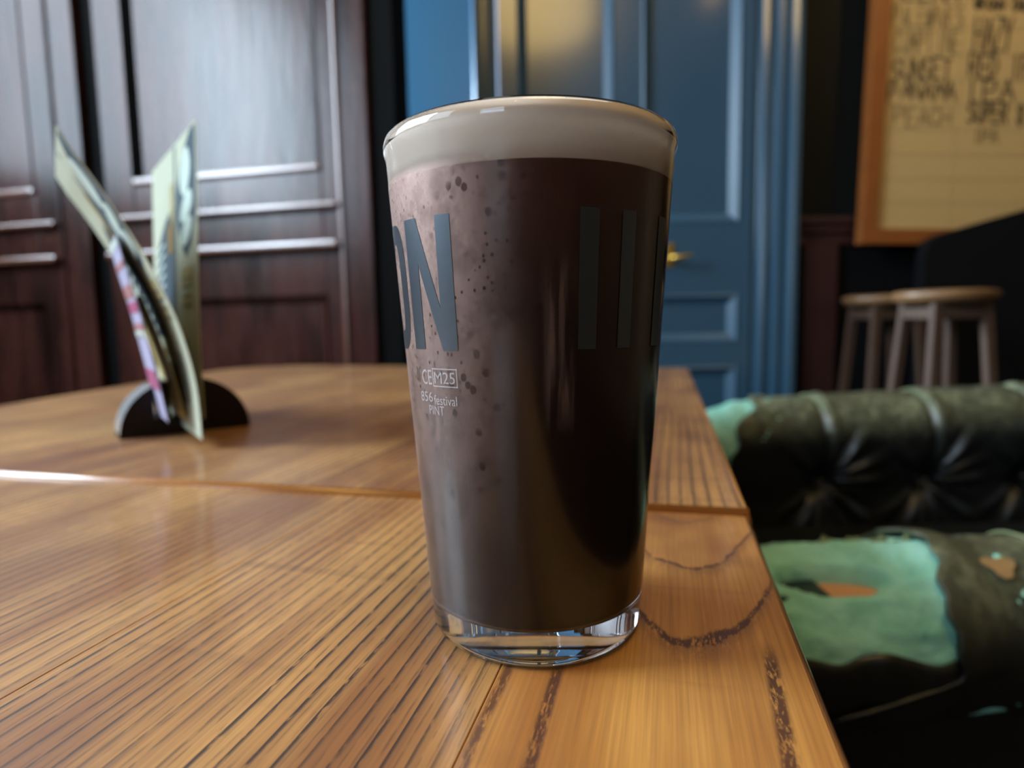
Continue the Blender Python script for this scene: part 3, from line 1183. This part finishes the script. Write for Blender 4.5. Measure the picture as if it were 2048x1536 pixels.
def tear(phi):
    """x of the torn leather edge; phi 0 = top, positive towards the camera side"""
    return 0.338 - 0.016 * sin(phi * 1.25) ** 2 + 0.003 * sin(phi * 5 + 1) + 0.0022 * sin(phi * 17) - 0.10 * sm(1.55, 2.2, phi)


def near_leather(a, b):
    phi = -pi * 0.75 + b * pi * 1.65
    xs = tear(phi)
    x = xs + (X1n - xs) * a ** 1.6
    lift = 0.008 * (1 - sm(0.0, 0.05, x - xs)) + 0.0025 * nz(x, phi * 0.1, 3, 30)
    r = NR + lift
    p = near_axis(x)
    return (p.x - CO.x, p.y - r * sin(phi) - CO.y, p.z + r * cos(phi))


bm = grid(near_leather, 70, 60)
arm = obj('arm', bm, M_LEATHER, ch, True)
md = arm.modifiers.new('thickness', 'SOLIDIFY')
md.thickness = 0.004
md.offset = -1


def near_foam(a, b):
    phi = 2 * pi * b
    if phi > pi:
        phi -= 2 * pi
    x = X0n + (0.40 - X0n) * a
    r = NR - 0.002 + 0.004 * nz(x, phi * 0.15, 1, 28) + 0.0022 * nz(x, phi * 0.15, 2, 75)
    r -= 0.022 * sm(0.235, 0.14, x)                        # end gets narrower
    # the hole in which the frame shows
    hx, hp = (x - 0.250) / 0.044, (phi - 0.50 - (x - 0.22) * 1.0) / 0.24
    h = hx * hx + hp * hp
    r -= 0.040 * (1 - sm(0.35, 1.15, h))
    hx, hp = (x - 0.262) / 0.024, (phi - 0.22) / 0.15
    r -= 0.007 * (1 - sm(0.2, 1.0, hx * hx + hp * hp))
    p = near_axis(x)
    k = 1.0 if a < 0.985 else 0.2
    return (p.x - CO.x, p.y - r * sin(phi) * k - CO.y, p.z + r * cos(phi) * k)


fo = obj('foam', grid(near_foam, 80, 120, closed_v=True), M_FOAM, arm, True)
rl = bmesh.new()
pA, pB = near_axis(0.212), near_axis(0.275)
box(rl, 0.246 - CO.x, 0.320 - CO.x, 0.508 - 0.044 - CO.y, 0.508 - 0.010 - CO.y, 0.562, 0.5785, 0.002)
obj('wooden_rail', rl, M_RAIL, arm)
rl = bmesh.new()
box(rl, 0.190 - CO.x, 0.2455 - CO.x, 0.508 - 0.046 - CO.y, 0.508 - 0.008 - CO.y, 0.558, 0.582, 0.003)
obj('hole_shade_block', rl, M_BUTTON, arm)  # black block stands in for the shade inside the hole
# loose ragged rim of torn hide behind the foam and a flap hanging below it
fl = grid(lambda a, b: (0.262 + 0.085 * a - CO.x, near_axis(0.3).y + 0.006 + 0.004 * b - CO.y,
                        0.594 + 0.012 * b + 0.003 * sin(a * 23) * b + 0.002 * sin(a * 51) * b), 24, 3)
o = obj('torn_edge', fl, M_PIPING, arm)
md = o.modifiers.new('thickness', 'SOLIDIFY')
md.thickness = 0.002


def flap(a, b):
    phi = 1.50 + 1.1 * b
    x0 = 0.150 + 0.04 * b
    x = x0 + (0.338 - 0.03 * b * b - x0) * a
    r = NR + 0.004 + 0.004 * sin(a * 9) * b + 0.002 * sin(a * 31) * (1 - b)
    phi -= 0.10 * sin(a * 3.0) - 0.05 * sin(a * 17) * (1 - b)
    p = near_axis(x)
    return (p.x - CO.x, p.y - r * sin(phi) - CO.y, p.z + r * cos(phi))


o = obj('torn_flap', grid(flap, 30, 14), M_LEATHER, arm, True)
md = o.modifiers.new('thickness', 'SOLIDIFY')
md.thickness = 0.003
sb = bmesh.new()                                   # piping seam round the roll
pts = []
for i in range(25):
    phi = -1.0 + 2.9 * i / 24
    p = near_axis(0.452 - 0.022 * cos(phi))
    pts.append((p.x - CO.x, p.y - (NR + 0.002) * sin(phi) - CO.y, p.z + (NR + 0.002) * cos(phi)))
tube(sb, pts, 0.0013, 8)
obj('seam', sb, M_PIPING, arm, True)
sb = bmesh.new()
for (x, ph, rx, rp) in ((0.382, 0.52, 0.012, 0.13), (0.398, 0.86, 0.009, 0.09)):
    ring_ = []
    for i in range(18):
        a = 2 * pi * i / 18
        k = 1 + 0.25 * sin(3 * a + x * 90)
        xx, pp = x + rx * cos(a) * k, ph + rp * sin(a) * k
        q = near_axis(xx)
        rr = NR + 0.0032
        ring_.append(sb.verts.new((q.x - CO.x, q.y - rr * sin(pp) - CO.y, q.z + rr * cos(pp))))
    sb.faces.new(ring_)
stuff(obj('worn_patch', sb, M_TANPATCH, arm))
# outer panel below the near roll
obj('arm_panel', B(0.16 - CO.x, 1.14 - CO.x, 0.470 - CO.y, 0.570 - CO.y, 0.10, 0.515, bev=0.012), M_LEATHER, ch)

# ---- far arm: roll above a buttoned inner face
FR = 0.082
X0f, X1f = 0.375, 1.22
btn = [(0.640, 0.455), (0.872, 0.448), (1.10, 0.445)]


def far_base(x):
    return Vector((x, 1.300 + 0.10 * (x - 0.5), 0.545 + 0.020 * (x - 0.4)))


def far_prof(b):
    """inner face (towards the camera) from the seat up over the roll and down the back: returns dy, dz, ny, nz"""
    if b < 0.42:
        t = b / 0.42
        return (-0.050 - (FR - 0.050) * sm(0.25, 1.0, t), -0.22 + 0.22 * t, -1, 0.0)
    t = (b - 0.42) / 0.58
    ph = -0.5 * pi + t * 1.22 * pi
    return (FR * sin(ph), FR * cos(ph), sin(ph), cos(ph))


def far_leather(a, b):
    x0_ = X0f + 0.055 + 0.075 * sm(0.44, 0.60, b)
    x = x0_ + (X1f - x0_) * a + (0.012 * sin(b * 19) + 0.006 * sin(b * 47)) * (1 - sm(0, 0.05, a))
    dy, dz, ny, nz_ = far_prof(b)
    p = far_base(x)
    d = 0.0
    zz = p.z + dz
    for bx, bz in btn:
        q = sqrt((x - bx) ** 2 + ((zz - bz) * 1.0) ** 2) if b < 0.75 else 9
        d -= 0.034 * math.exp(-(q / 0.030) ** 2)
        d -= 0.012 * math.exp(-(q / 0.080) ** 2)
        # folds radiating from the button
        if q < 0.17:
            an = atan2(zz - bz, x - bx)
            for fa_, w, k in ((0.95, 0.10, 0.011), (0.42, 0.08, 0.008), (0.02, 0.08, 0.008), (-0.75, 0.12, 0.010), (-1.15, 0.12, 0.009), (-1.95, 0.12, 0.010), (-2.5, 0.14, 0.008), (2.4, 0.14, 0.006)):
                dd = an - fa_
                d += k * (math.exp(-(dd / w) ** 2) - 0.7 * math.exp(-((dd - 0.20) / w) ** 2)) * sm(0.008, 0.04, q) * sm(0.16, 0.07, q)
        # pleat running up over the roll
        if zz > bz - 0.005 or b > 0.6:
            xx = x - (bx - 0.012 * sm(0.45, 0.62, zz))
            d -= 0.011 * math.exp(-(xx / 0.007) ** 2)
            d += 0.005 * math.exp(-((xx - 0.018) / 0.014) ** 2)
    d += 0.003 * nz(x, b * 0.5, 5, 14) + 0.0012 * nz(x, b * 0.5, 8, 50)
    return (p.x - CO.x, p.y + dy + ny * d - CO.y, p.z + dz + nz_ * d)


arm2 = obj('arm', grid(far_leather, 260, 120), M_LEATHER, ch, True)
md = arm2.modifiers.new('thickness', 'SOLIDIFY')
md.thickness = 0.003
md.offset = -1


def far_foam(a, b):
    phi = 2 * pi * b
    x = X0f - 0.02 + 0.19 * a
    r = (FR - 0.005 + 0.009 * nz(x, sin(phi) * 0.08, cos(phi) * 0.08, 22)) * (0.55 + 0.45 * sm(0, 0.55, a)) * (1.0 if a < 0.99 else 0.3)
    p = far_base(x)
    return (p.x - CO.x, p.y + r * sin(phi) - CO.y, p.z + r * cos(phi))


obj('foam', grid(far_foam, 30, 60, closed_v=True), M_FOAM, arm2, True)
sb = bmesh.new()
box(sb, 0.500 - CO.x, 0.530 - CO.x, 1.288 - CO.y, 1.312 - CO.y, 0.622, 0.634, 0.003)
obj('torn_edge', sb, M_LEATHER, arm2)
for bx, bz in btn:
    q = bmesh.new()
    bmesh.ops.create_uvsphere(q, u_segments=14, v_segments=8, radius=0.008)
    p = far_base(bx)
    obj('button', q, M_BUTTON, arm2, True, (p.x - CO.x, p.y - 0.040 - CO.y, bz))
for bx, bz in btn[:2]:
    sb = bmesh.new()
    pts = []
    for i in range(28):
        b = 0.52 + 0.42 * i / 27
        dy, dz, ny, nz_ = far_prof(b)
        p = far_base(bx - 0.016)
        pts.append((p.x - CO.x - 0.004 + 0.014 * (1 - i / 27) ** 2, p.y + dy + ny * 0.0005 - CO.y, p.z + dz + nz_ * 0.0005))
    tube(sb, pts, [0.0014 + 0.0014 * i / 27 for i in range(28)], 8)
    obj('seam', sb, M_PIPING, arm2, True)
obj('arm_panel', B(0.43 - CO.x, 1.16 - CO.x, 1.350 - CO.y, 1.425 - CO.y, 0.10, 0.50, bev=0.012), M_LEATHER, ch)
# ---- seat, back, feet
obj('seat', B(0.24 - CO.x, 1.10 - CO.x, 0.585 - CO.y, 1.225 - CO.y, 0.20, 0.385, bev=0.03), M_LEATHER, ch)
obj('backrest', B(1.10 - CO.x, 1.26 - CO.x, 0.47 - CO.y, 1.40 - CO.y, 0.12, 0.60, bev=0.05), M_LEATHER, ch)
for x, y in ((0.26, 0.53), (0.46, 1.32), (1.18, 0.53), (1.18, 1.34)):
    obj('foot', lathe([(0, 0), (0.02, 0), (0.028, 0.05), (0.022, 0.115), (0, 0.115)], 16), M_DADO, ch, True, (x - CO.x, y - CO.y, 0))

# ================================================================== STOOLS, SETTLE, MENU BOARD
k_ = 1.85 / 2.3


def stool(x, y, label):
    r = empty('bar_stool', (x, y, 0))
    tag(r, label, 'stool', 'stools under the menu board')
    hz = 0.856
    prof = [(0, hz - 0.034), (0.080, hz - 0.034), (0.098, hz - 0.031), (0.110, hz - 0.022), (0.116, hz - 0.011), (0.112, hz - 0.003), (0.098, hz), (0, hz)]
    obj('seat', lathe(prof, 40), M_STOOL, r, True)
    for sx in (-1, 1):
        for sy in (-1, 1):
            b = bmesh.new()
            tube(b, [(sx * 0.108, sy * 0.108, 0), (sx * 0.060, sy * 0.060, hz - 0.033)], [0.0155, 0.0145], 4)
            obj('leg', b, M_STOOLLEG, r)
    for s_ in (-1, 1):
        obj('rail', B(-0.06, 0.06, s_ * 0.063 - 0.007, s_ * 0.063 + 0.007, hz - 0.070, hz - 0.042, bev=0.002), M_STOOLLEG, r)
        obj('rail', B(s_ * 0.063 - 0.007, s_ * 0.063 + 0.007, -0.06, 0.06, hz - 0.070, hz - 0.042, bev=0.002), M_STOOLLEG, r)
        obj('stretcher', B(-0.092, 0.092, s_ * 0.092 - 0.008, s_ * 0.092 + 0.008, 0.28, 0.305, bev=0.003), M_STOOLLEG, r)
    return r


stool(1.092, 1.58, 'round-seated wooden bar stool with splayed legs, the nearer one in front of the black screen')
stool(1.118, 1.875, 'round-seated wooden bar stool behind the nearer stool, beside the dark red pilaster')

st = empty('partition_screen', (1.7, 1.94, 0))
tag(st, 'black partition screen with a sloping top edge between the stools and the menu board', 'screen')
k2 = 1.94 / 2.3


def sp(x, z):
    return (x * k2 - 1.7, CAM.z + (z - CAM.z) * k2)


prof = [sp(1.475, 0.0), sp(1.490, 1.00), sp(1.502, 1.056), sp(1.545, 1.082), sp(1.862, 1.166), sp(2.45, 1.32), sp(2.6, 1.32), sp(2.6, 0.0)]
prof = [(x, max(0.0, z)) for x, z in prof]
bm = bmesh.new()
a_ = [bm.verts.new((x, -0.03, z)) for x, z in prof]
b_ = [bm.verts.new((x, 0.02, z)) for x, z in prof]
bm.faces.new(a_)
bm.faces.new(b_[::-1])
for i in range(len(prof)):
    j = (i + 1) % len(prof)
    bm.faces.new((a_[i], b_[i], b_[j], a_[j]))
obj('panel', bm, M_SETTLE, st)
for x in (-0.38, 0.40):
    obj('foot', B(x, x + 0.05, -0.10, 0.09, 0.0, 0.05, bev=0.004), M_SETTLE, st)

# ---- board
kb = 2.0 / 2.3
bd = empty('menu_board', (1.152, 2.0, CAM.z + (1.108 - CAM.z) * kb), 0)
bd.rotation_euler = (0, radians(1.4), 0)
tag(bd, 'cream menu board with handwritten beer list in an orange pine frame on the wall', 'menu board')
BW, BHh = 0.62, 1.02
fw = 0.048
obj('board', B(0, BW, 0.0, 0.020, 0, BHh), M_PAPER, bd)
obj('frame', B(-fw, 0.0, -0.014, 0.026, -fw, BHh + fw, bev=0.003), M_FRAME, bd)
obj('frame', B(BW, BW + fw, -0.014, 0.026, -fw, BHh + fw, bev=0.003), M_FRAME, bd)
obj('frame', B(0, BW, -0.014, 0.026, -fw, 0, bev=0.003), M_FRAME, bd)
obj('frame', B(0, BW, -0.014, 0.026, BHh, BHh + fw, bev=0.003), M_FRAME, bd)
PXM = 2.0 / fpx                                   # metres per photograph pixel at the board


def bp_(px, py):
    """photograph offsets from the board's lower left corner -> board metres"""
    return ((px - 1752) * PXM, (458 - py) * PXM)


gl = bmesh.new()
for y in (32, 80, 128, 176, 222, 268, 314, 360, 406):
    z = bp_(0, y)[1] - 0.004
    box(gl, 0.004, BW - 0.004, -0.0012, 0.0, z, z + 0.003)
for x in (1894, 2062):
    q = bp_(x, 0)[0]
    box(gl, q, q + 0.003, -0.0012, 0.0, 0.01, BHh - 0.01)
stuff(obj('ruled_lines', gl, M_GRID, bd))
FONT = {'A': ((0, 0, .5, 1, 1, 0), (.2, .4, .8, .4)), 'C': ((1, .85, .5, 1, .1, .7, .1, .3, .5, 0, 1, .15),), 'E': ((.95, 1, 0, 1, 0, 0, .95, 0), (0, .5, .8, .5)),
        'D': ((0, 0, 0, 1, .6, .9, 1, .5, .6, .1, 0, 0),), 'G': ((1, .85, .5, 1, 0, .6, .1, .2, .6, 0, 1, .2, 1, .5, .6, .5),), 'H': ((0, 0, 0, 1), (1, 0, 1, 1), (0, .5, 1, .5)),
        'I': ((.5, 0, .5, 1),), 'L': ((0, 1, 0, 0, .9, 0),), 'M': ((0, 0, 0, 1, .5, .4, 1, 1, 1, 0),), 'N': ((0, 0, 0, 1, 1, 0, 1, 1),),
        'O': ((.5, 1, 0, .6, .1, .2, .5, 0, 1, .4, .9, .8, .5, 1),), 'P': ((0, 0, 0, 1, .8, .95, .9, .7, .7, .5, 0, .45),), 'R': ((0, 0, 0, 1, .8, .95, .9, .7, .7, .5, 0, .45), (.4, .45, 1, 0)),
        'S': ((1, .9, .5, 1, .1, .8, .2, .55, .8, .45, .95, .2, .5, 0, 0, .1),), 'T': ((.5, 0, .5, 1), (0, 1, 1, 1)), 'U': ((0, 1, 0, .2, .5, 0, 1, .2, 1, 1),),
        'V': ((0, 1, .5, 0, 1, 1),), 'W': ((0, 1, .25, 0, .5, .7, .75, 0, 1, 1),), 'X': ((0, 0, 1, 1), (0, 1, 1, 0)), 'Y': ((0, 1, .5, .5, 1, 1), (.5, .5, .4, 0)),
        'Z': ((0, 1, 1, 1, 0, 0, 1, 0),), '8': ((.5, .5, .1, .75, .5, 1, .9, .75, .5, .5, .1, .25, .5, 0, .9, .25, .5, .5),), 'F': ((.95, 1, 0, 1, 0, 0), (0, .5, .8, .5)), 'K': ((0, 0, 0, 1), (.9, 1, 0, .45, 1, 0))}


def write(txt, px0, px1, pyt, pyb, w=0.0042, mat=None):
    bm = bmesh.new()
    n = len(txt)
    cw = (px1 - px0) / n
    for i, chx in enumerate(txt):
        if chx == ' ':
            continue
        jx, jy = random.uniform(-2, 2), random.uniform(-3, 3)
        for st_ in FONT[chx]:
            p = [(px0 + i * cw + jx + st_[k] * cw * 0.78, pyb + jy - st_[k + 1] * (pyb - pyt)) for k in range(0, len(st_), 2)]
            q = [bp_(*a) for a in p]
            for (xa, za), (xb, zb) in zip(q, q[1:]):
                dx, dz = xb - xa, zb - za
                L = sqrt(dx * dx + dz * dz) or 1
                nx, nz2 = -dz / L * w / 2, dx / L * w / 2
                ex, ez = dx / L * w / 2, dz / L * w / 2
                f = [(xa - ex + nx, za - ez + nz2), (xb + ex + nx, zb + ez + nz2), (xb + ex - nx, zb + ez - nz2), (xa - ex - nx, za - ez - nz2)]
                bm.faces.new([bm.verts.new((x, -0.0016, z)) for x, z in f])
    stuff(obj('lettering', bm, mat or M_INK, bd))


M_INK2 = simple('faded_marker_ink', (0.20, 0.145, 0.065), 0.6)
write('LEXA', 1778, 1890, -18, 36, 0.0062)
write('IPA', 1908, 2030, -22, 26, 0.0065)
write('PALEWAVES', 1762, 1896, 44, 80, 0.005, M_INK2)
write('WRONG ONE', 1914, 2022, 30, 49, 0.0055)
write('CUMPTINE', 1764, 1894, 88, 128, 0.005, M_INK2)
write('HAZY', 1918, 1996, 62, 122, 0.0062)
write('SUNSET', 1764, 1884, 138, 176, 0.006)
write('RED IPA', 1914, 2052, 128, 172, 0.0062)
write('PANAMA', 1762, 1896, 182, 214, 0.0055)
write('IPA', 1908, 2010, 176, 214, 0.0062)
write('PEACH', 1774, 1890, 228, 262, 0.005, M_INK2)
write('SUPER 8', 1918, 2030, 218, 258, 0.0062)
write('IPA', 1930, 1982, 268, 296, 0.005, M_INK2)


# ---- unseen glowing drum added behind the viewer for the glossy door to mirror
def emit(name, col, e):
    m = Mat(name)
    m.set(Base_Color=(0.8, 0.7, 0.5), Roughness=0.8, Emission_Color=col, Emission_Strength=e)
    return m.m


lamp = empty('added_drum_lamp', (0.22, -0.30, 2.77))
tag(lamp, 'unseen warm drum lamp added for its reflection in the glossy door', 'lamp')
obj('added_drum_shade', lathe([(0, 0.02), (0.35, 0.02), (0.37, 0.0), (0.37, 0.36), (0.35, 0.36), (0.35, 0.03), (0, 0.03)], 48), emit('added_drum_glow', (1.0, 0.66, 0.22), 7.0), lamp, True)
q = bmesh.new()
tube(q, [(0, 0, 0.03), (0, 0, 0.50)], 0.008)
obj('added_drum_rod', q, M_BRASS, lamp)
